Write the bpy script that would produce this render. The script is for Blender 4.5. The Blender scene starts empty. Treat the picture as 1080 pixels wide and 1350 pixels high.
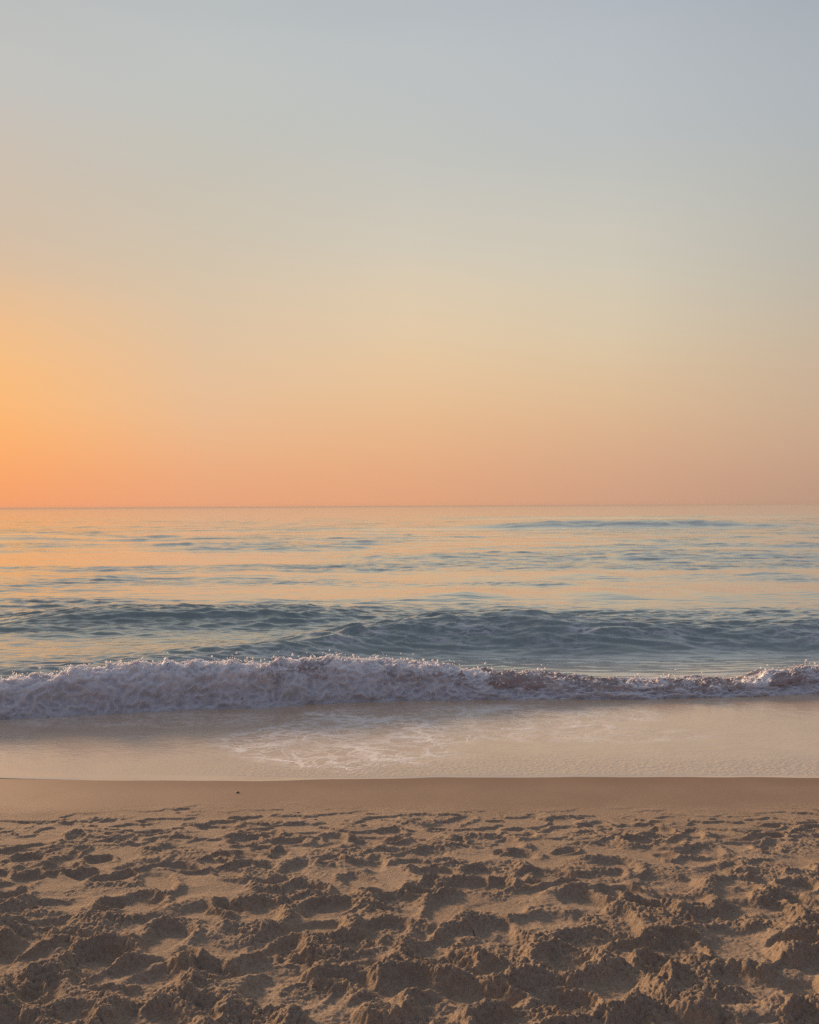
import bpy, math
import numpy as np
from mathutils import Matrix

R = math.radians
scene = bpy.context.scene
COL = scene.collection
rng = np.random.default_rng(7)

# ------------------------------------------------------------------ noise
def _hash(ix, iy, iz, seed):
    h = (ix.astype(np.uint32) * np.uint32(374761393) + iy.astype(np.uint32) * np.uint32(668265263)
         + iz.astype(np.uint32) * np.uint32(2147483647) + np.uint32((seed * 974634777 + 12345) & 0xffffffff))
    h = (h ^ (h >> np.uint32(13))) * np.uint32(1274126177)
    h = (h ^ (h >> np.uint32(16))) * np.uint32(2246822519)
    return h ^ (h >> np.uint32(15))

def _grad2(ix, iy, fx, fy, seed):
    a = (_hash(ix, iy, np.zeros_like(ix), seed) & np.uint32(1023)).astype(np.float32) * np.float32(2 * math.pi / 1024)
    return np.cos(a) * fx + np.sin(a) * fy

def perlin(x, y, seed=0):
    """gradient noise, about -1..1"""
    x = np.asarray(x, np.float64); y = np.asarray(y, np.float64)
    fx0 = np.floor(x); fy0 = np.floor(y)
    ix = fx0.astype(np.int64); iy = fy0.astype(np.int64)
    fx = (x - fx0).astype(np.float32); fy = (y - fy0).astype(np.float32)
    u = fx * fx * fx * (fx * (fx * 6 - 15) + 10); v = fy * fy * fy * (fy * (fy * 6 - 15) + 10)
    a = _grad2(ix, iy, fx, fy, seed); b = _grad2(ix + 1, iy, fx - 1, fy, seed)
    c = _grad2(ix, iy + 1, fx, fy - 1, seed); d = _grad2(ix + 1, iy + 1, fx - 1, fy - 1, seed)
    return 1.45 * ((a * (1 - u) + b * u) * (1 - v) + (c * (1 - u) + d * u) * v)

def fbm(x, y, seed=0, octs=4, gain=.5, lac=2.03):
    s = 0; a = 1.0; f = 1.0; n = 0
    for i in range(octs):
        s = s + a * perlin(x * f + 17.3 * i, y * f - 9.1 * i, seed + i); n += a; a *= gain; f *= lac
    return s / n

def worley(x, y, seed=0):
    """distance to the nearest and second nearest feature point"""
    x = np.asarray(x, np.float64); y = np.asarray(y, np.float64)
    ix = np.floor(x).astype(np.int64); iy = np.floor(y).astype(np.int64)
    f1 = np.full(x.shape, 9., np.float32); f2 = np.full(x.shape, 9., np.float32)
    z = np.zeros_like(ix)
    for dx in (-1, 0, 1):
        for dy in (-1, 0, 1):
            h = _hash(ix + dx, iy + dy, z, seed)
            px = ix + dx + (h & np.uint32(1023)) / 1024.; py = iy + dy + ((h >> np.uint32(10)) & np.uint32(1023)) / 1024.
            d = np.sqrt((px - x) ** 2 + (py - y) ** 2).astype(np.float32)
            f2 = np.where(d < f1, f1, np.minimum(f2, d)); f1 = np.minimum(f1, d)
    return f1, f2

def sst(a, b, x):
    t = np.clip((x - a) / (b - a), 0, 1); return t * t * (3 - 2 * t)

# ------------------------------------------------------------------ mesh helpers
def mesh_from_grid(name, P, mat, attrs=None, keep=None, closed=False):
    """P: (rows, cols, 3).  keep: optional boolean mask of faces (rows-1, cols-1)"""
    nr, nc = P.shape[:2]
    idx = np.arange(nr * nc).reshape(nr, nc)
    F = np.stack([idx[:-1, :-1], idx[:-1, 1:], idx[1:, 1:], idx[1:, :-1]], -1)
    F = F[keep] if keep is not None else F.reshape(-1, 4)
    used = np.unique(F); remap = np.full(nr * nc, -1, np.int64); remap[used] = np.arange(len(used))
    F = remap[F].astype(np.int32); V = P.reshape(-1, 3)[used].astype(np.float32)
    me = bpy.data.meshes.new(name)
    me.vertices.add(len(V)); me.vertices.foreach_set('co', V.ravel())
    me.loops.add(F.size); me.loops.foreach_set('vertex_index', F.ravel())
    me.polygons.add(len(F)); me.polygons.foreach_set('loop_start', np.arange(0, F.size, 4, dtype=np.int32))
    me.polygons.foreach_set('use_smooth', np.ones(len(F), bool))
    me.update(calc_edges=True)
    for k, a in (attrs or {}).items():
        at = me.attributes.new(k, 'FLOAT', 'POINT'); at.data.foreach_set('value', a.reshape(-1)[used].astype(np.float32))
    me.materials.append(mat)
    o = bpy.data.objects.new(name, me); COL.objects.link(o)
    return o

def grid_normals(P):
    du = np.gradient(P, axis=1); dv = np.gradient(P, axis=0)
    n = np.cross(du, dv); return n / (np.linalg.norm(n, axis=-1, keepdims=True) + 1e-12)

def use_normals(o, N, keep):
    """the full surface's own normals, so that a cut-out wave joins its neighbour without a seam"""
    nr, nc = N.shape[:2]; idx = np.arange(nr * nc).reshape(nr, nc)
    F = np.stack([idx[:-1, :-1], idx[:-1, 1:], idx[1:, 1:], idx[1:, :-1]], -1)[keep]
    used = np.unique(F)
    o.data.normals_split_custom_set_from_vertices(N.reshape(-1, 3)[used].astype(np.float32))

def tag(o, label=None, cat=None, group=None, kind=None):
    if label: o['label'] = label
    if cat: o['category'] = cat
    if group: o['group'] = group
    if kind: o['kind'] = kind
    return o

# ------------------------------------------------------------------ node helpers
class NT:
    def __init__(s, name):
        s.m = bpy.data.materials.new(name); s.m.use_nodes = True
        s.t = s.m.node_tree; s.t.nodes.clear()
        s.out = s.n('ShaderNodeOutputMaterial')
    def n(s, kind, **kw):
        x = s.t.nodes.new(kind)
        for k, v in kw.items():
            if k.startswith('i_'):
                x.inputs[k[2:].replace('_', ' ')].default_value = v
            else: setattr(x, k, v)
        return x
    def l(s, a, b): s.t.links.new(a, b)
    def val(s, x, sock):
        if hasattr(x, 'links') or isinstance(x, bpy.types.NodeSocket): s.l(x, sock)
        else: sock.default_value = x
    def math(s, op, a, b=0., c=0., clamp=False):
        x = s.n('ShaderNodeMath', operation=op, use_clamp=clamp)
        for i, v in enumerate((a, b, c)): s.val(v, x.inputs[i])
        return x.outputs[0]
    def mix(s, f, a, b):
        x = s.n('ShaderNodeMix', data_type='RGBA')
        s.val(f, x.inputs[0]); 
        for v, k in ((a, 6), (b, 7)):
            if isinstance(v, tuple): x.inputs[k].default_value = (*v, 1)
            else: s.l(v, x.inputs[k])
        return x.outputs[2]
    def attr(s, name): return s.n('ShaderNodeAttribute', attribute_name=name).outputs['Fac']
    def rng(s, v, a, b, c=0., d=1., smooth=True):
        x = s.n('ShaderNodeMapRange', interpolation_type='SMOOTHSTEP' if smooth else 'LINEAR')
        s.val(v, x.inputs[0])
        for i, q in enumerate((a, b, c, d)): s.val(q, x.inputs[i + 1])
        return x.outputs[0]
    def coords(s, scale=(1, 1, 1)):
        g = s.n('ShaderNodeNewGeometry'); mp = s.n('ShaderNodeMapping'); mp.inputs['Scale'].default_value = scale
        s.l(g.outputs['Position'], mp.inputs['Vector']); return mp.outputs[0]
    def noise(s, vec, scale, detail=4, rough=.5, dist=0.):
        x = s.n('ShaderNodeTexNoise', i_Scale=scale, i_Detail=detail, i_Roughness=rough, i_Distortion=dist)
        s.l(vec, x.inputs['Vector']); return x.outputs['Fac']
    def bump(s, h, dist, strength=1., normal=None):
        x = s.n('ShaderNodeBump'); s.val(strength, x.inputs['Strength']); x.inputs['Distance'].default_value = dist
        s.l(h, x.inputs['Height'])
        if normal is not None: s.l(normal, x.inputs['Normal'])
        return x.outputs[0]

# ------------------------------------------------------------------ camera
F_PX = 1150.0                      # focal length in pixels of a 1080 x 1350 frame
CAM_Z = 2.08
cam = bpy.data.cameras.new('camera'); co = bpy.data.objects.new('camera', cam); COL.objects.link(co)
cam.sensor_fit = 'VERTICAL'; cam.sensor_height = 24.0; cam.lens = 24.0 * F_PX / 1350
cam.clip_start = .05; cam.clip_end = 200000
pitch = -math.atan(7.4 / F_PX); roll = R(.3)
co.matrix_world = (Matrix.Translation((0, 0, CAM_Z)) @ Matrix.Rotation(R(90) + pitch, 4, 'X') @ Matrix.Rotation(-roll, 4, 'Z'))
scene.camera = co

# ------------------------------------------------------------------ sky and sun
SUN_AZ, SUN_EL = -41.0, 14.5        # degrees, azimuth from straight ahead (+Y), clockwise positive
def lin(c):
    return tuple(((v / 255) / 12.92 if v / 255 <= .04045 else ((v / 255 + .055) / 1.055) ** 2.4) for v in c)
rows = {0:[(193,195,193),(190,195,195),(186,192,196),(182,188,195),(170,177,184)],
 110:[(198,194,188),(193,195,191),(190,194,193),(186,191,193),(176,182,187)],
 220:[(204,191,175),(197,193,182),(195,195,189),(190,192,189),(180,183,182)],
 330:[(213,190,165),(210,196,174),(213,203,184),(207,201,185),(186,184,175)],
 440:[(243,192,138),(223,195,163),(229,203,168),(219,200,169),(200,183,160)],
 530:[(253,188,121),(233,190,149),(232,190,146),(222,186,148),(203,175,147)],
 600:[(253,172,108),(237,177,132),(231,176,134),(216,171,138),(200,163,137)],
 665:[(245,160,110),(233,163,123),(224,162,124),(207,158,130),(187,150,129)]}
az_cols = [math.degrees(math.atan((x - 540) / F_PX)) for x in (0, 270, 540, 810, 1080)]
stations = []
ZEN = (.245, .28, .36)
for i, az in enumerate(az_cols):
    c = math.hypot(F_PX, F_PX * math.tan(R(az)))
    st = [(math.degrees(math.atan((666 - y) / c)), lin(rows[y][i])) for y in sorted(rows, reverse=True)]
    top = st[-1][1]
    st += [(46, tuple(.4 * a + .6 * b for a, b in zip(top, ZEN))), (75, ZEN)]
    stations.append((az, st))
sunst = [(0, (1.5, .52, .15)), (4, (2.5, 1.05, .32)), (10, (4.0, 2.05, .75)), (14, (2.5, 1.35, .58)), (20, (1.0, .70, .44)), (28, (.56, .52, .46)), (46, (.36, .36, .38)), (75, ZEN)]
sidel = [(0, (.50, .22, .13)), (5, (.52, .28, .17)), (12, (.44, .32, .25)), (24, (.30, .29, .31)), (46, (.22, .24, .30)), (75, ZEN)]
sider = [(0, (.26, .18, .16)), (5, (.27, .22, .19)), (12, (.26, .24, .25)), (24, (.24, .25, .32)), (46, (.24, .26, .35)), (75, ZEN)]
back = [(0, (.15, .15, .20)), (6, (.19, .185, .26)), (14, (.20, .215, .33)), (28, (.215, .245, .39)), (50, (.25, .285, .42)), (75, ZEN)]
stations = [(-178, back), (-95, sidel), (SUN_AZ, sunst)] + stations + [(95, sider), (178, back)]

w = bpy.data.worlds.new('World'); scene.world = w; w.use_nodes = True
t = w.node_tree; t.nodes.clear(); L = t.links.new
def wn(k, **kw):
    x = t.nodes.new(k)
    for a, b in kw.items(): setattr(x, a, b)
    return x
tc = wn('ShaderNodeTexCoord'); sep = wn('ShaderNodeSeparateXYZ'); L(tc.outputs['Generated'], sep.inputs[0])
at2 = wn('ShaderNodeMath', operation='ARCTAN2'); L(sep.outputs[0], at2.inputs[0]); L(sep.outputs[1], at2.inputs[1])
asn = wn('ShaderNodeMath', operation='ARCSINE'); L(sep.outputs[2], asn.inputs[0])
el = wn('ShaderNodeMapRange'); el.inputs[1].default_value = 0; el.inputs[2].default_value = R(90); 
hz = wn('ShaderNodeTexNoise'); hz.inputs['Scale'].default_value = 2.0; hz.inputs['Detail'].default_value = 3.0    # uneven layers of haze
hm = wn('ShaderNodeMapping'); hm.inputs['Scale'].default_value = (1, 1, 5); L(tc.outputs['Generated'], hm.inputs[0]); L(hm.outputs[0], hz.inputs['Vector'])
hs = wn('ShaderNodeMath', operation='MULTIPLY_ADD'); L(hz.outputs['Fac'], hs.inputs[0]); hs.inputs[1].default_value = .045; hs.inputs[2].default_value = -.0225
hk = wn('ShaderNodeMath', operation='MULTIPLY_ADD'); L(hs.outputs[0], hk.inputs[0]); L(sep.outputs[2], hk.inputs[1]); L(asn.outputs[0], hk.inputs[2]); 
hs.inputs[1].default_value = .22; hs.inputs[2].default_value = -.11
L(hk.outputs[0], el.inputs[0])
cur = None; prev_az = None
for az, st in stations:
    rp = wn('ShaderNodeValToRGB'); L(el.outputs[0], rp.inputs[0]); cr = rp.color_ramp; cr.interpolation = 'B_SPLINE'
    while len(cr.elements) < len(st): cr.elements.new(.5)
    for k, (e, c) in enumerate(sorted(st)):
        cr.elements[k].position = min(1, max(0, e / 90)); 
    for k, (e, c) in enumerate(sorted(st)):
        cr.elements[k].color = (*c, 1)
    if cur is None: cur = rp.outputs[0]
    else:
        mr = wn('ShaderNodeMapRange', interpolation_type='LINEAR')
        L(at2.outputs[0], mr.inputs[0]); mr.inputs[1].default_value = R(prev_az); mr.inputs[2].default_value = R(az)
        mx = wn('ShaderNodeMix', data_type='RGBA'); L(mr.outputs[0], mx.inputs[0]); L(cur, mx.inputs[6]); L(rp.outputs[0], mx.inputs[7])
        cur = mx.outputs[2]
    prev_az = az
bg = wn('ShaderNodeBackground'); L(cur, bg.inputs[0]); bg.inputs[1].default_value = 1.0
wo = wn('ShaderNodeOutputWorld'); L(bg.outputs[0], wo.inputs[0])

sl = bpy.data.lights.new('sun', 'SUN'); so = bpy.data.objects.new('sun', sl); COL.objects.link(so)
sl.energy = 5.0; sl.angle = R(8.0); sl.color = (1.0, .63, .37)
so.rotation_euler = (R(90 - SUN_EL), 0, R(180 - SUN_AZ)); so.location = (-60, 80, 15)

# ------------------------------------------------------------------ beach profile
def beach_z(y):
    y = np.asarray(y, float)
    z = .58 - .087 * y
    z = np.where(y > 6.67, -.087 * (y - 6.67) * .8, z)
    z = np.where(y < 0, .58 + .087 * 6 * (1 - np.exp(y / 6)), z)
    return z

# ------------------------------------------------------------------ sand
ys = [1.3]
while ys[-1] < 7.2:
    ys.append(ys[-1] + .0042 * max(1, ys[-1] / 2.95) ** 1.25)
while ys[-1] < 45: ys.append(ys[-1] + .05 * (ys[-1] - 6.2))
beh = [1.3]
while beh[-1] > -260: beh.append(beh[-1] - .008 - .06 * (1.3 - beh[-1]))
ys = np.array(beh[:0:-1] + ys)
NC = 1250
s = np.linspace(-1, 1, NC); ext = np.cumsum(.003 * 1.22 ** np.arange(1, 46)); ext = ext / ext[-1] * 70
s = np.concatenate([-1 - ext[::-1], s, 1 + ext])
half = .62 * np.clip(ys, 1.3, 12) + .9
X = half[:, None] * s[None, :]; Y = np.repeat(ys[:, None], len(s), 1)
core = (sst(1.06, 1.0, np.abs(s))[None, :] * sst(.6, 1.2, ys)[:, None])

jit = fbm(X * .55, Y * 1.2, 3, 3) * .45 + fbm(X * 2.2, Y * 4, 5, 3) * .28
dry = sst(5.75, 5.15, Y + jit)                       # 1 where the sand is dry and trodden
deep = sst(5.0, 3.3, Y + jit * 1.4)                   # 1 where it is churned deeply
H = np.zeros_like(X)
cr_ = dry > 0
# broad undulation of the trodden sand
H += dry * (.008 + .031 * deep) * fbm(X * 1.5, Y * 1.9, 11, 3) + deep * .018 * fbm(X * 3.3, Y * 4.6, 13, 2)
# footprints, one stamped over the other
wx = .065 * fbm(X * 4.5, Y * 5, 21, 3); wy = .055 * fbm(X * 4.5, Y * 5, 31, 3)
prints = []
for k in range(900):
    yy = 1.0 + 4.75 * rng.random() ** .8; xx = rng.uniform(-1, 1) * (.62 * yy + .9)
    prints.append((xx, yy))
prints.sort(key=lambda p: rng.random())
rough = np.zeros_like(X)
for xx, yy in prints:
    near = float(sst(5.3, 3.2, yy))
    if yy > 5.2 and rng.random() < .35: continue
    heel = rng.random() < .07 * (near + .3)
    a = rng.uniform(.075, .16) * (.85 + .45 * near); b = a * rng.uniform(.35, .85)
    th = rng.normal(0, .6) + (0 if rng.random() < .7 else 1.3)
    dp = rng.uniform(.010, .030) * (.44 + .62 * near)
    if heel: a *= .75; b = a * rng.uniform(.6, .8); dp = rng.uniform(.045, .065) * (.4 + .6 * near)
    r0, r1 = np.searchsorted(ys, [yy - 2.2 * a, yy + 2.2 * a])
    c0, c1 = np.searchsorted(s, [(xx - 2.4 * a) / (.62 * max(yy, 1.3) + .9), (xx + 2.4 * a) / (.62 * max(yy, 1.3) + .9)])
    if r1 - r0 < 3 or c1 - c0 < 3: continue
    sl_ = (slice(r0, r1), slice(c0, c1))
    px = X[sl_] + wx[sl_] - xx; py = Y[sl_] + wy[sl_] - yy
    u = (px * math.cos(th) + py * math.sin(th)) / a; v = (-px * math.sin(th) + py * math.cos(th)) / b
    r = np.sqrt(u * u + v * v)
    q = rng.uniform(-.35, .35); q2 = rng.uniform(0, 2 * math.pi)
    floor_ = -dp * (1 + q * u)
    inside = sst(1.0, .55 + .2 * rng.random(), r)
    ring = np.exp(-((r - 1.18) / .25) ** 2) * np.clip(.65 + .75 * np.cos(np.arctan2(v, u) - q2), 0, 2)
    Hs = H[sl_]
    Hs = Hs * (1 - .75 * inside) + inside * floor_
    Hs = Hs + ring * dp * (.3 if heel else rng.uniform(.35, .85))
    H[sl_] = Hs
    rough[sl_] = np.clip(rough[sl_] * (1 - .8 * inside) + .75 * ring, 0, 1.3)
H *= np.clip(dry * 1.15, 0, 1)
cap = .016 + .026 * deep
H = np.where(H > 0, cap * np.tanh(H / cap), 1.3 * cap * np.tanh(H / (1.3 * cap)))
# loose sand slides until no slope is steeper than it can hold
gx = np.diff(X, axis=1); gy = np.diff(Y, axis=0)
rr = slice(int(np.searchsorted(ys, .9)), int(np.searchsorted(ys, 5.9)))
Hc = H[rr]; gxc = gx[rr]; gyc = gy[rr.start:rr.stop - 1]
for it in range(46):
    lim = .68
    e = np.diff(Hc, axis=1); ex = np.sign(e) * np.maximum(np.abs(e) - lim * gxc, 0) * .30
    Hc[:, :-1] += ex; Hc[:, 1:] -= ex
    e = np.diff(Hc, axis=0); ex = np.sign(e) * np.maximum(np.abs(e) - lim * gyc, 0) * .30
    Hc[:-1] += ex; Hc[1:] -= ex
H[rr] = Hc
# crumbs and clods thrown up round the prints
rmask = np.clip(rough * .8 + sst(-.10, .38, fbm(X * 2.4, Y * 3, 41, 3)) * .95, 0, 1.2) * dry * (.62 + .38 * deep)
h1, h2 = worley(X * 95, Y * 100 + 2 * wx * 60, 53)
f1, f2 = worley(X * 21 + 1.2 * wx * 21, Y * 24, 51); g1, g2 = worley(X * 47, Y * 52 + 3 * wy * 20, 52)
H += rmask * (.012 * (1 - np.clip(f1 * 1.25, 0, 1) ** 1.6) * sst(-.2, .5, fbm(X * 7, Y * 8, 42, 2)) +   .0085 * (1 - np.clip(g1 * 1.2, 0, 1) ** 2) + .008 * (1 - np.clip(h1 * 1.2, 0, 1) ** 2))
H += rmask * (.012 * (np.abs(fbm(X * 11, Y * 13, 61, 4)) - .25) * -1.2 + .011 * fbm(X * 38, Y * 40, 71, 3))
H += deep * (.0045 * fbm(X * 45, Y * 48, 73, 3) + .0016 * (1 - np.clip(h1 * 1.2, 0, 1) ** 2))
H += dry * (.0011 * fbm(X * 26, Y * 30, 81, 3) + .0010 * fbm(X * 90, Y * 100, 91, 2))
# low wind-blown lips where the trodden sand begins
lip = fbm(X * 3.6, Y * 7.5, 95, 4)
H += sst(5.85, 5.5, Y + jit * .6) * sst(4.6, 5.2, Y) * .010 * (sst(.02, .10, lip) - .5)
H += .006 * fbm(X * .35, Y * .6, 97, 2) * sst(6.6, 5.8, Y)
Z = beach_z(Y) + H * core
shape = dict(wet=np.clip(sst(5.55, 5.95, Y + jit * .35) * .75 + .25 * sst(6.2, 6.62, Y), 0, 1), rough=rmask)

m = NT('sand'); P = m.coords()
wet = m.attr('wet'); 
n1 = m.noise(P, 2.2, 5); n2 = m.noise(P, 60, 4, .7); n3 = m.noise(P, 420, 2, .6)
dryc = m.mix(m.rng(n1, .3, .7), (.395, .305, .222), (.455, .356, .262))
dryc = m.mix(m.rng(n2, .35, .75), dryc, (.30, .224, .156))
spk = m.rng(n3, .58, .75); dryc = m.mix(m.math('MULTIPLY', spk, .75), dryc, (.17, .125, .092))
wetc = m.mix(m.rng(n1, .3, .7), (.226, .154, .106), (.246, .169, .118))
colr = m.mix(wet, dryc, wetc)
bs = m.n('ShaderNodeBsdfPrincipled'); m.l(colr, bs.inputs['Base Color'])
m.l(m.rng(wet, 0, 1, .95, .72), bs.inputs['Roughness']); bs.inputs['Specular IOR Level'].default_value = .25
hb = m.math('ADD', m.math('MULTIPLY', n2, .7), m.math('MULTIPLY', n3, .5))
m.l(m.bump(hb, .011, m.rng(wet, 0, 1, 1., .05)), bs.inputs['Normal']); m.l(bs.outputs[0], m.out.inputs[0])
SAND = m.m
beach = mesh_from_grid('sand', np.stack([X, Y, Z], -1), SAND, shape); tag(beach, kind='structure')
def ground(x, y):
    i = min(len(ys) - 1, int(np.searchsorted(ys, y))); j = min(len(s) - 1, int(np.searchsorted(s, x / half[i])))
    return float(Z[i, j])

# ------------------------------------------------------------------ breaking wave line
def px2ang(px): return (px - 540) / F_PX
bpx = np.array([-500, 0, 130, 250, 350, 430, 540, 700, 850, 1000, 1070, 1500])
bd = np.array([8.3, 8.58, 8.74, 8.94, 9.03, 9.2, 9.33, 9.33, 9.33, 9.43, 9.55, 9.7])
bh = np.array([.30, .31, .40, .41, .365, .40, .31, .20, .11, .105, .205, .17])
bx = px2ang(bpx) * bd; bx[0] = -15; bx[-1] = 15
def base_y(x): 
    return np.interp(x, bx, bd) + .04 * fbm(x * 1.1, x * 0 + .5, 201, 3)
def crest_h(x):
    return np.interp(x, bx, bh) * (1 + .10 * fbm(x * 2.3, x * 0 + .5, 203, 3))

# ------------------------------------------------------------------ sea
yy = [8.75]
while yy[-1] < 30000:
    y = yy[-1]; k = np.interp(math.log(y), [math.log(9), math.log(16), math.log(100), math.log(1000), math.log(30000)], [.0014, .0016, .006, .02, .05])
    yy.append(y * (1 + k))
yy = np.array(yy)
NS = 860
s2 = np.linspace(-1, 1, NS); ext = np.cumsum(.003 * 1.3 ** np.arange(1, 30)); ext = ext / ext[-1] * 25
s2 = np.concatenate([-1 - ext[::-1], s2, 1 + ext])
half2 = .66 * yy + .6
SX = half2[:, None] * s2[None, :]; SY = np.repeat(yy[:, None], len(s2), 1)
dyl = np.gradient(yy)[:, None] * np.ones_like(SX); dxl = np.abs(np.gradient(SX, axis=1))

xw = SX + 1.2 * fbm(SX * .12, SY * .12, 301, 2)
def swell(yc, amp, wf, wb):
    """asymmetric rise: steep front (towards the shore) of width wf, long back of width wb"""
    d = SY - yc
    return amp * np.where(d < 0, np.exp(-(d / wf) ** 2), np.exp(-(d / wb) ** 2))
fbmx = lambda f, sd: fbm(SX * f, SX * 0 + .3, sd, 3)
# teal swell behind the breaker, drawing nearer the shore to the left
yc1 = 12.75 - 2.6 * sst(.4, -4.6, SX) + .22 * fbmx(.5, 311)
a1 = (.34 + .07 * np.exp(-((SX - 1.0) / 1.5) ** 2) - .15 * sst(.6, -2.4, SX) - .10 * sst(2.0, 5.0, SX)) * (1 + .12 * fbmx(.8, 312))
W1 = swell(yc1, a1, .62, 1.5)
# left swell
yc2 = 15.5 + .25 * fbmx(.3, 321) + .25 * sst(-2.5, 1.5, SX)
a2 = .21 * sst(-8.5, -5.2, SX) * sst(.9, -2.6, SX) + .01
W2 = swell(yc2, a2, .62, 1.6)
# far swell under the horizon
yc3 = 78 + 2 * fbmx(.03, 331) + 1.2 * fbmx(.3, 334); a3 = .52 * sst(0, 16, SX) * sst(42, 22, SX) * (1 + .5 * fbmx(.16, 333)) + .1
W3 = swell(yc3, a3, 2.6, 6)
yc4 = 57 + 2 * fbmx(.03, 341); a4 = .36 * sst(-19, -26, SX)
W4 = swell(yc4, a4, 2.6, 6)
yc5 = 34 + 1.2 * fbmx(.06, 351); a5 = .16 * sst(-6, 4, SX) * np.clip(.7 + 1.1 * fbmx(.25, 352), 0, 2)
yc6 = 19.8 + .6 * fbmx(.15, 361); a6 = .12 * sst(-2, 1.5, SX) * np.clip(.6 + 1.3 * fbmx(.45, 362), 0, 2)
yc7 = 25.5 + .8 * fbmx(.1, 371); a7 = .08 * np.clip(.6 + 1.3 * fbmx(.35, 372), 0, 2)
yc8 = 135 + 5 * fbmx(.02, 381); a8 = .35 * sst(-10, 20, SX)
HS = W1 + W2 + W3 + W4 + swell(yc5, a5, 1.3, 3) + swell(yc6, a6, .8, 1.8) + swell(yc7, a7, 1.0, 2.2) + swell(yc8, a8, 5, 11)
# ripples and chop: short-crested, running mostly onshore
patch = .20 + 1.0 * sst(-.2, .5, fbm(SX * .05, SY * .22, 401, 3)) * (.7 + .6 * sst(-.3, .3, fbm(SX * .25, SY * .9, 405, 2)))
patch = patch + .9 * np.exp(-((SY - 34) / 4) ** 2) * sst(-6, 3, SX) + 2.0 * np.clip(W1 / .25, 0, 1) + 1.1 * np.clip(W2 / .2, 0, 1) + .9 * np.clip(W3 / .5, 0, 1)
patch = patch * (.75 + .25 * sst(9, 12, SY))
CH = np.zeros_like(SX)
lams = np.geomspace(.11, 7.0, 74)
for i, lam in enumerate(lams):
    th = rng.normal(0, .33) + .08; k = 2 * math.pi / lam; ph = rng.uniform(0, 6.28)
    kx, ky = k * math.sin(th), k * math.cos(th)
    amp = .0050 * lam ** .95 / (1 + (lam / 1.2) ** 1.2)
    wt = np.clip(lam / (2.2 * dyl * abs(math.cos(th)) + 1e-6) - 1, 0, 1) * np.clip(lam / (2.2 * dxl * max(abs(math.sin(th)), .15) + 1e-6) - 1, 0, 1)
    q = kx * xw + ky * SY + ph
    pk = patch if lam < .4 else np.minimum(patch, 1.0 if lam < .8 else .65 + .7 * sst(25, 60, SY))
    CH += pk * amp * wt * (np.sin(q) - .35 * np.cos(2 * q))
def ridge(fx, fy, sd): return 1 - np.minimum(np.abs(fbm(xw * fx, (SY + .25 * xw * 0) * fy, sd, 3)) * 2.6, 1.0)
CH += .022 * patch * ridge(.9, 3.6, 451) * sst(28, 14, SY)
CH += .042 * np.minimum(patch, 1.2) * ridge(.30, 1.5, 452) * sst(85, 35, SY) * sst(10.5, 13, SY)
CH += .12 * np.minimum(patch, 1.1) * ridge(.09, .5, 453) * sst(330, 120, SY) * sst(24, 45, SY)
b_y = base_y(SX); yc0 = b_y + .36; c_h = crest_h(SX)
d0 = SY - yc0
backw = np.where(d0 > 0, np.exp(-(d0 / .55) ** 1.5), 1.)
SZ = HS + CH + (c_h - .06) * backw
SZ = np.where(d0 < 0, np.minimum(SZ, -.05 + 0 * SZ) * sst(-.1, 0, -d0) + SZ * (1 - sst(-.1, 0, -d0)) if False else SZ, SZ)
SZ = SZ - sst(-.02, -.22, d0) * (c_h + .3)
foam = np.clip(sst(1.6, .1, d0) * .9 + np.clip(W1 / .25, 0, 1) * .55 * sst(13.3, 12.3, SY) + .25 * sst(2.5, .5, SY - yc1 + 2.2), 0, 1)
foam = foam * sst(-.3, .4, fbm(SX * 1.1, SY * 1.8, 501, 3) + .15)
milk = sst(2.6, .9, d0) * sst(.22, .05, W1); far = np.clip(np.log(SY / 9) / np.log(3000 / 9), 0, 1)

m = NT('sea_water'); P = m.coords(); Pa = m.coords((.45, 1, 1)); Pf = m.coords((.12, 1, 1))
fo = m.attr('foam'); fr = m.attr('far'); pt = m.attr('patch')
n1 = m.noise(Pa, 9, 5, .62); n2 = m.noise(Pa, 1.4, 6, .62, .2); n3 = m.noise(Pf, .22, 6, .65); nb = m.noise(P, 1.1, 4)
body = m.mix(m.rng(nb, .3, .7), (.105, .165, .148), (.135, .198, .175))
lac = m.n('ShaderNodeTexVoronoi', feature='DISTANCE_TO_EDGE', i_Scale=7.0); dn = m.n('ShaderNodeTexNoise', i_Scale=5.0, i_Detail=4.0); m.l(m.coords((.55, 1, 1)), dn.inputs['Vector'])
ad = m.n('ShaderNodeVectorMath', operation='MULTIPLY_ADD'); m.l(dn.outputs['Color'], ad.inputs[0]); ad.inputs[1].default_value = (.5, .5, .5); m.l(m.coords((.4, 1.3, 1)), ad.inputs[2]); m.l(ad.outputs[0], lac.inputs['Vector'])
line = m.rng(lac.outputs['Distance'], .24, .02)
fl = m.math('MULTIPLY', m.math('MULTIPLY', line, m.rng(m.noise(P, 3.0, 4), .35, .7)), m.math('MULTIPLY', fo, 1.5), clamp=True)
mk = m.math('MULTIPLY', m.attr('milk'), m.rng(nb, .25, .6, .6, 1.)); body = m.mix(mk, body, (.40, .385, .33)); colr = m.mix(fl, body, (.60, .60, .64))
bs = m.n('ShaderNodeBsdfPrincipled'); m.l(colr, bs.inputs['Base Color']); bs.inputs['IOR'].default_value = 2.0; bs.inputs['Coat Weight'].default_value = 1; bs.inputs['Coat IOR'].default_value = 1.5; bs.inputs['Coat Roughness'].default_value = .11
m.l(m.math('ADD', m.rng(fr, 0, 1, .10, .24, False), m.math('MULTIPLY', fl, .5)), bs.inputs['Roughness'])
b1 = m.bump(n1, .020, m.math('MULTIPLY', m.rng(fr, 0, .35, .55, .0), pt))
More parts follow.
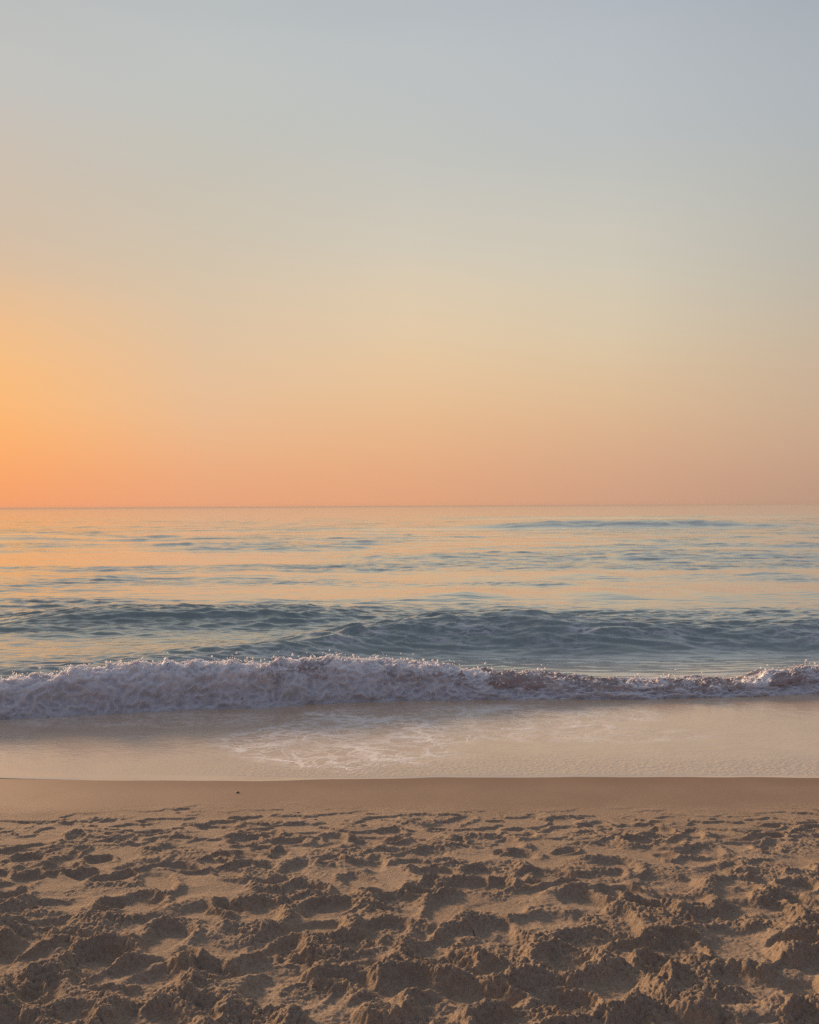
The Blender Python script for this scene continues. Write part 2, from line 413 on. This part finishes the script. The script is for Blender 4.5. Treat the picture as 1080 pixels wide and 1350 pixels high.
b2 = m.bump(n2, .12, m.math('MULTIPLY', m.rng(fr, .05, .3, .03, .32), m.math('MULTIPLY', m.rng(fr, .5, .9, 1., .3), pt)), b1)
b3 = m.bump(n3, .8, m.math('MULTIPLY', m.rng(fr, .2, .5, .0, .30), pt), b2)
m.l(b3, bs.inputs['Normal']); m.l(b3, bs.inputs['Coat Normal']); m.l(bs.outputs[0], m.out.inputs[0])
SEA = m.m

SP = np.stack([SX, SY, SZ], -1); SN = grid_normals(SP)
fc = lambda a: .25 * (a[:-1, :-1] + a[1:, :-1] + a[:-1, 1:] + a[1:, 1:])
A = dict(milk=milk, foam=foam, far=far, patch=patch)
vis = np.abs(fc(SX / SY)) < .72
def region(yc, f, b, amp, thr):
    d = fc(SY - yc); return (d > -f) & (d < b) & (fc(amp) > thr)
k1 = region(yc1, 1.0, .5, a1, .1) & (fc(SX) > -1.6 + .25 * fc(fbmx(2, 391))) & (fc(SX) < 9)
k2 = region(yc2, 1.0, .5, a2, .10)
k3 = region(yc3, 5, 3, a3, .25)
k4 = region(yc4, 4, 3, a4, .10)
rest = ~(k1 | k2 | k3 | k4)
def sea_part(name, keep, **kw):
    o = mesh_from_grid(name, SP, SEA, A, keep); use_normals(o, SN, keep); tag(o, **kw); return o
sea_part('sea', rest, kind='structure')
sea_part('swell_wave', k1, label='broad dark teal swell rising right behind the breaking wave', cat='wave', group='swells rolling in')
sea_part('swell_wave', k2, label='low grey green swell farther out on the left, orange water around it', cat='wave', group='swells rolling in')
sea_part('swell_wave', k3, label='thin dark swell far out on the right, just under the horizon', cat='wave', group='swells rolling in')
sea_part('swell_wave', k4, label='faint distant swell at the left edge below the orange sky', cat='wave', group='swells rolling in')

# ------------------------------------------------------------------ breaking wave
wxs = np.concatenate([np.arange(-14, -6.2, .03), np.arange(-6.2, 6.2, .0075), np.arange(6.2, 14, .03)])
NP_ = 190
tt = np.linspace(0, 1, NP_)
by = base_y(wxs); ch = crest_h(wxs)
# profile: toe -> steep bulging front -> rounded crest -> back
pf = np.array([[-.05, -.06], [.0, .0], [.03, .22], [.055, .45], [.075, .66], [.12, .85], [.20, .96], [.30, 1.0], [.42, .97], [.56, .86], [.75, .64], [.95, .36]])
tp = np.concatenate([[0], np.cumsum(np.hypot(np.diff(pf[:, 0]), np.diff(pf[:, 1]) * .45))]); tp /= tp[-1]
def sm(t, v):
    from_ = np.interp(t, tp, v); k = np.ones(9) / 9
    return np.convolve(np.pad(from_, 4, mode='edge'), k, 'valid')
pu, pv = sm(tt, pf[:, 0]), sm(tt, pf[:, 1])
BX = np.repeat(wxs[None, :], NP_, 0)
# the toe runs forward in lobes
BY = by[None, :] + pu[:, None] * (.75 + .6 * ch[None, :]) + 0 * BX
BZ = .0 + pv[:, None] * (ch[None, :] + .015)
T = np.repeat(tt[:, None], len(wxs), 1); PV = np.repeat(pv[:, None], len(wxs), 1)
arc = np.cumsum(np.concatenate([[0], np.hypot(np.diff(pu) * 1., np.diff(pv) * .38)]))[:, None] + 0 * BX
front = np.repeat((np.arange(NP_) < np.argmax(pv))[:, None], len(wxs), 1)
B = np.stack([BX, BY, BZ], -1); BN = -grid_normals(B)
if BN[NP_ // 3, :, 1].mean() > 0: BN = -BN
crestm = np.exp(-((T - tt[np.argmax(pv)] + .03) / .13) ** 2)
# foaminess: all foam on the left, brown clear water with a foam foot on the right
right = sst(-1.6, 1.4, BX + 1.1 * fbm(BX * 1.1, arc * 3, 601, 3))
mid = np.exp(-((BX + 1.25) / .45) ** 2) * .6
clear = np.clip(right + mid, 0, 1) * sst(.40, .58, PV + .42 * fbm(BX * 3.2, arc * 5, 602, 4)) * sst(-.45, .25, fbm(BX * 2.2, arc * 4, 604, 5))
fm = np.clip(1 - clear, 0, 1)
# holes in the white, flecks in the brown
fm = np.clip(fm - .9 * sst(.40, .62, fbm(BX * 6, arc * 9, 611, 3)) * sst(.9, .2, PV), 0, 1)
fm = np.clip(fm + .75 * sst(.12, .45, fbm(BX * 24, arc * 30, 612, 3)), 0, 1)
amp = .5 + .5 * fm
disp = .075 * fbm(BX * 2.6, arc * 3.2, 620, 3) * sst(0, .15, PV)
bil = 1 - np.abs(fbm(BX * 7, arc * 8, 621, 2)) * 2.2
disp += .026 * amp * (bil - .45) * sst(0, .12, PV)
w1, w2 = worley(BX * 15, arc * 17, 622); v1, v2 = worley(BX * 38, arc * 40, 623); u1, _ = worley(BX * 75, arc * 80, 624)
disp += fm * (.024 * (.5 - w1) * (.35 + 1.2 * crestm) + (.007 * (.5 - v1) + .003 * (.5 - u1)) * (.03 + .8 * crestm))
disp += crestm * (.055 * np.clip(fbm(BX * 6, arc * 7, 630, 3) + .1, 0, 1) + .035 * np.clip(fbm(BX * 17, arc * 15, 633, 3), 0, 1) + .006 * (.45 - v1) + .0 * fbm(BX * 60, arc * 60, 631, 2))
B2 = B + BN * disp[..., None]
B2[..., 2] += crestm * .035 * np.clip(fbm(BX * 5, BX * 0 + .7, 632, 4) + .2, -.2, 1) * (1 - .5 * right)
# the front foot meets the wet sand in small lobes
foot = np.exp(-((T - tp[1]) / .05) ** 2)
B2[..., 1] -= foot * (.05 * fbm(BX * 2.2, BX * 0, 641, 3) + .025 * fbm(BX * 9, BX * 0, 642, 2))
B2[:3, :, 2] = -.05

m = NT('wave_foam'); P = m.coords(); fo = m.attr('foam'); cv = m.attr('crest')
n1 = m.noise(P, 30, 5, .6); n2 = m.noise(P, 9, 4, .6); n3 = m.noise(P, 110, 3, .6)
vo = m.n('ShaderNodeTexVoronoi', i_Scale=85.0); m.l(P, vo.inputs['Vector'])
white = m.mix(m.rng(n2, .3, .75), (.60, .60, .615), (.52, .52, .54))
white = m.mix(m.math('MULTIPLY', cv, .8, clamp=True), white, (.88, .87, .86)); white = m.mix(m.rng(n2, .55, .8), white, (.46, .46, .49))  # sunlit crest highlights painted into the foam colour as whiter froth
wat = m.mix(m.rng(n2, .3, .7), (.44, .345, .315), (.30, .26, .245))
ff = m.rng(m.math('ADD', fo, m.math('MULTIPLY', m.math('SUBTRACT', n1, .5), .9)), .22, .78)
colr = m.mix(ff, wat, white)
bs = m.n('ShaderNodeBsdfPrincipled'); m.l(colr, bs.inputs['Base Color']); m.l(m.rng(ff, 0, 1, .12, .75), bs.inputs['Roughness']); bs.inputs['IOR'].default_value = 1.333
hb = m.math('ADD', m.math('MULTIPLY', vo.outputs['Distance'], -.5), m.math('ADD', n1, m.math('MULTIPLY', n3, .5)))
bp = m.bump(hb, .012, m.math('ADD', .04, m.math('MULTIPLY', cv, .16))); m.l(bp, bs.inputs['Normal'])
bs.inputs['Subsurface Weight'].default_value = 1; bs.inputs['Subsurface Radius'].default_value = (1, .85, .75); m.l(m.math('MULTIPLY', ff, .05), bs.inputs['Subsurface Scale'])
tr = m.n('ShaderNodeBsdfTranslucent'); tr.inputs[0].default_value = (.72, .66, .64, 1); m.l(bp, tr.inputs['Normal'])
ms = m.n('ShaderNodeMixShader'); ms.inputs[0].default_value = 0; m.l(bs.outputs[0], ms.inputs[1]); m.l(tr.outputs[0], ms.inputs[2])
m.l(ms.outputs[0], m.out.inputs[0]); FOAM = m.m

wave = bpy.data.objects.new('breaking_wave', None); COL.objects.link(wave); wave.location = (0, float(base_y(np.array([0.]))[0]), 0)
tag(wave, 'long breaking wave of white foam rolling onto the wet sand', 'wave')
def under(o, par):
    o.parent = par; o.matrix_parent_inverse = Matrix.Translation(par.location).inverted()
BNN = grid_normals(B2)
if BNN[..., 2].mean() < 0: BNN = -BNN
fmf = fc(fm - clear * .15); blob = fc(sst(.45, .55, clear)) > .5
attrs = dict(foam=fm, crest=np.exp(-((T - tt[np.argmax(pv)] + .05) / .18) ** 2) * sst(-.35, .35, fbm(BX * 6, arc * 8, 651, 4)))  # crest also masks the painted highlights on the upper clumps
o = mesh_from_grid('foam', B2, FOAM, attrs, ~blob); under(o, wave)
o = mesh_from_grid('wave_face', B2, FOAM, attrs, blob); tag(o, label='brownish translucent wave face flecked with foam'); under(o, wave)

# spray thrown up along the crest
import bmesh
bm = bmesh.new(); bmesh.ops.create_icosphere(bm, subdivisions=1, radius=1)
iv = np.array([v.co for v in bm.verts]); itri = np.array([[v.index for v in f.verts] for f in bm.faces]); bm.free()
NSP = 3400
sx = rng.uniform(-8, 8, NSP)
dens = (.35 + .65 * sst(.6, -.6, sx) + .3 * np.exp(-((sx - 4.3) / .5) ** 2)) * sst(-.5, .3, fbm(sx * 2.5, sx * 0 + .2, 701, 3))
sx = sx[rng.random(NSP) < dens]; n = len(sx)
ci = np.argmax(B2[:, :, 2], axis=0); col = np.clip(np.searchsorted(wxs, sx), 0, len(wxs) - 1)
top = B2[ci[col], col]
up = np.abs(rng.normal(0, 1, n)) * .022 * (1 + sst(-.2, .6, fbm(sx * 3, sx * 0 + .9, 702, 2)))
c = top + np.stack([rng.normal(0, .02, n), rng.normal(-.02, .07, n), up - .012], -1)
rad = np.clip(rng.lognormal(-5.2, .5, n), .0025, .014)
V = (c[:, None, :] + iv[None] * rad[:, None, None] * rng.uniform(.7, 1.3, (n, 1, 3))).reshape(-1, 3)
Fs = (itri[None] + (np.arange(n) * len(iv))[:, None, None]).reshape(-1, 3)
me = bpy.data.meshes.new('spray'); me.from_pydata(V.tolist(), [], Fs.tolist()); me.polygons.foreach_set('use_smooth', np.ones(len(Fs), bool))
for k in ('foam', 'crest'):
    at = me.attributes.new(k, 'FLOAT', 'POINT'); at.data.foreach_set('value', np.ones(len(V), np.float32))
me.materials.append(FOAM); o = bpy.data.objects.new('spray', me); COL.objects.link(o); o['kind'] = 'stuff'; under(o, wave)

# ------------------------------------------------------------------ wash running up the sand
wy_ = np.concatenate([np.linspace(0, .06, 14)[:-1], np.linspace(.06, 3.6, 520)])
wxx = np.concatenate([np.arange(-40, -6, .25), np.arange(-6, 6, .011), np.arange(6, 40, .25)])
def edge_y(x): return 6.645 + .17 * fbm(x * .42, x * 0 + .3, 801, 3) + .022 * fbm(x * 1.9, x * 0 + .3, 802, 3)
EY = edge_y(wxx)[None, :]
WX = np.repeat(wxx[None, :], len(wy_), 0); WY = EY + wy_[:, None]
th = .0035 * np.clip(wy_ / .06, 0, 1) ** .7
bz = beach_z(WY)
WZ = np.maximum(bz, .0) + th[:, None] - .0015 * (wy_[:, None] < 1e-6)
D = WY - EY
rip = (.0016 * fbm(WX * 5, WY * 7, 811, 3) + .0012 * fbm(WX * 18, WY * 24, 812, 3)) * sst(.05, .5, D)
WZ = WZ + rip
wpx = 540 + F_PX * WX / WY                           # used only to lay out the wash's own foam pattern in metres below
# lobes of lacy foam (metres on the beach)
def lobe(cx, cy, ax, ay, sd):
    r = np.sqrt(((WX - cx) / ax) ** 2 + ((WY - cy) / ay) ** 2) + .25 * fbm(WX * 1.6, WY * 2.2, sd, 3)
    return sst(1.05, .75, r)
lace = np.clip(lobe(-.55, 7.75, 1.25, .95, 821) + .7 * lobe(.7, 8.6, 1.9, .55, 822) + .5 * lobe(-2.3, 8.5, 2.2, .30, 823) + .55 * lobe(1.6, 7.9, 1.2, .35, 824), 0, 1)
bub = (.35 + .65 * sst(-2.2, -1.0, WX)) * sst(.00, .06, D - .06 * sst(-.4, -1.6, WX) * 1.5 - .02) * sst(.95, .22, D - .12 * fbm(WX * 1.2, WY * 2, 831, 2)) * sst(.06, .14, D + .09 * sst(-1.2, -.6, WX))
thin = sst(.13, .10, D + .02 * fbm(WX * 6, WY * 6, 841, 2)) * sst(-.9, -1.35, WX)

m = NT('wash_water'); P = m.coords()
la = m.attr('lace'); bu = m.attr('bub'); tn = m.attr('thin')
dn = m.n('ShaderNodeTexNoise', i_Scale=3.5, i_Detail=5.0); m.l(P, dn.inputs['Vector'])
ad = m.n('ShaderNodeVectorMath', operation='MULTIPLY_ADD'); m.l(dn.outputs['Color'], ad.inputs[0]); ad.inputs[1].default_value = (.35, .35, .35); m.l(m.coords((.8, 1, 1)), ad.inputs[2])
def vor(scale):
    v = m.n('ShaderNodeTexVoronoi', feature='DISTANCE_TO_EDGE', i_Scale=scale); m.l(ad.outputs[0], v.inputs['Vector']); return v.outputs['Distance']
v1, v2 = vor(3.0), vor(7.5)
nz = m.noise(P, 2.2, 5, .6); nf = m.noise(P, 45, 4, .65)
nl = m.noise(m.coords((.5, 1.1, 1)), 1.7, 5, .5, 1.0)
cl = m.rng(m.math('ABSOLUTE', m.math('SUBTRACT', m.math('FRACT', m.math('MULTIPLY', nl, 7.)), .5)), .16, .0)
ln = m.math('MAXIMUM', m.math('MAXIMUM', m.math('MULTIPLY', m.rng(v1, .10, .01), .7), m.math('MULTIPLY', m.rng(v2, .13, .02), .5)), cl)
foamf = m.math('MULTIPLY', la, m.math('ADD', .06, m.math('MULTIPLY', ln, 1.)), clamp=True)
foamf = m.math('MULTIPLY', foamf, m.rng(nz, .25, .6), clamp=True)
base = m.mix(m.rng(nz, .3, .7), (.57, .405, .26), (.63, .465, .30))
base = m.mix(m.math('MULTIPLY', bu, .45), base, (.54, .42, .30))
colr = m.mix(foamf, base, (.95, .89, .84))
bs = m.n('ShaderNodeBsdfPrincipled'); m.l(colr, bs.inputs['Base Color']); bs.inputs['IOR'].default_value = 1.9; bs.inputs['Coat Weight'].default_value = .6; bs.inputs['Coat IOR'].default_value = 1.4; bs.inputs['Coat Roughness'].default_value = .12
m.l(m.math('ADD', m.math('ADD', .27, m.math('MULTIPLY', foamf, .3)), m.math('MULTIPLY', bu, .06)), bs.inputs['Roughness'])
vb = m.n('ShaderNodeTexVoronoi', i_Scale=38.0); m.l(m.coords((.7, 1, 1)), vb.inputs['Vector'])
hb = m.math('ADD', m.math('MULTIPLY', nf, .8), m.math('MULTIPLY', vb.outputs['Distance'], m.math('MULTIPLY', bu, .9)))
hb = m.math('ADD', hb, m.math('MULTIPLY', foamf, .6))
st = m.math('MULTIPLY', m.math('ADD', .12, m.math('MULTIPLY', m.math('MAXIMUM', bu, la), .5)), m.math('SUBTRACT', 1, m.math('MULTIPLY', tn, .95)))
m.l(m.bump(hb, .010, st), bs.inputs['Normal']); m.l(bs.outputs[0], m.out.inputs[0]); WASH = m.m
o = mesh_from_grid('shallow_water', np.stack([WX, WY, WZ], -1), WASH, dict(lace=lace, bub=bub, thin=thin)); tag(o, kind='structure')

# ------------------------------------------------------------------ small things lying on the sand
def simple_mat(name, c1, c2, rough=.7):
    m = NT(name); n = m.noise(m.coords(), 160, 4); bs = m.n('ShaderNodeBsdfPrincipled')
    m.l(m.mix(m.rng(n, .3, .7), c1, c2), bs.inputs['Base Color']); bs.inputs['Roughness'].default_value = rough
    m.l(m.bump(n, .002, .6), bs.inputs['Normal']); m.l(bs.outputs[0], m.out.inputs[0]); return m.m
STONE = simple_mat('pebble_stone', (.045, .03, .024), (.08, .055, .042), .5)
def pebble(px, py, y, size, sd, label):
    x = (px - 540) / F_PX * y
    bm = bmesh.new(); bmesh.ops.create_icosphere(bm, subdivisions=3, radius=1)
    V = np.array([v.co for v in bm.verts]); d = 1 + .22 * fbm(V[:, 0] * 1.1 + sd, V[:, 1] * 1.1 + V[:, 2], sd, 3)
    for v, k in zip(bm.verts, d): v.co = v.co * float(k); v.co.x *= size; v.co.y *= size * .8; v.co.z *= size * .55
    me = bpy.data.meshes.new('pebble'); bm.to_mesh(me); bm.free(); me.polygons.foreach_set('use_smooth', np.ones(len(me.polygons), bool)); me.materials.append(STONE)
    o = bpy.data.objects.new('pebble', me); COL.objects.link(o); o.location = (x, y, ground(x, y) + size * .3); o.rotation_euler = (0, 0, sd)
    tag(o, label, 'pebble')
pebble(311, 1043, 6.22, .0125, 3, 'tiny dark pebble alone on the smooth wet sand near the water')

WOODL = simple_mat('pale_driftwood', (.30, .23, .17), (.40, .31, .23)); WOODD = simple_mat('dark_driftwood', (.030, .02, .015), (.055, .04, .03))
def twig(px, y, length, rad, lean, mat, label):
    x = (px - 540) / F_PX * y; z = ground(x, y)
    bm = bmesh.new(); n = 9; rings = []
    for i in range(n):
        f = i / (n - 1); c = np.array([lean[0] * f + .004 * math.sin(5 * f), lean[1] * f + .003 * math.cos(7 * f), -.02 + (length + .02) * f])
        r = rad * (1 - .45 * f) * (1 + .15 * math.sin(17 * f))
        rings.append([bm.verts.new(c + np.array([r * math.cos(a), r * math.sin(a), 0])) for a in np.linspace(0, 2 * math.pi, 9)[:-1]])
    for a, b in zip(rings, rings[1:]):
        for i in range(8): bm.faces.new((a[i], a[(i + 1) % 8], b[(i + 1) % 8], b[i]))
    bm.faces.new(rings[-1]); bm.faces.new(rings[0][::-1])
    me = bpy.data.meshes.new('twig'); bm.to_mesh(me); bm.free(); me.materials.append(mat)
    o = bpy.data.objects.new('twig', me); COL.objects.link(o); o.location = (x, y, z); tag(o, label, 'twig')
twig(744, 3.30, .028, .0026, (.018, .01), WOODL, 'short pale twig slanting out of the churned sand')
twig(623, 3.68, .030, .0034, (-.003, 0), WOODD, 'dark stub of a twig standing upright in a hollow of the sand')

# ------------------------------------------------------------------ sea haze
bm = bmesh.new(); bmesh.ops.create_cube(bm, size=1)
for v in bm.verts:
    v.co.x *= 64000; v.co.y = v.co.y * 33000 + 16100; v.co.z = -7.0 if v.co.z < 0 else 3.2
me = bpy.data.meshes.new('haze'); bm.to_mesh(me); bm.free()
m = NT('sea_haze'); pv_ = m.n('ShaderNodeVolumePrincipled'); pv_.inputs['Color'].default_value = (.84, .76, .67, 1); pv_.inputs['Density'].default_value = .00030; pv_.inputs['Anisotropy'].default_value = 0
m.l(pv_.outputs[0], m.out.inputs['Volume']); me.materials.append(m.m)
o = bpy.data.objects.new('haze', me); COL.objects.link(o); o['kind'] = 'stuff'

# ------------------------------------------------------------------ render settings
scene.view_settings.view_transform = 'Standard'; scene.view_settings.look = 'None'
scene.view_settings.exposure = 0; scene.view_settings.gamma = 1
scene.cycles.sample_clamp_indirect = 2.5; scene.cycles.sample_clamp_direct = 12; scene.cycles.max_bounces = 6; scene.cycles.diffuse_bounces = 3; scene.cycles.use_denoising = False
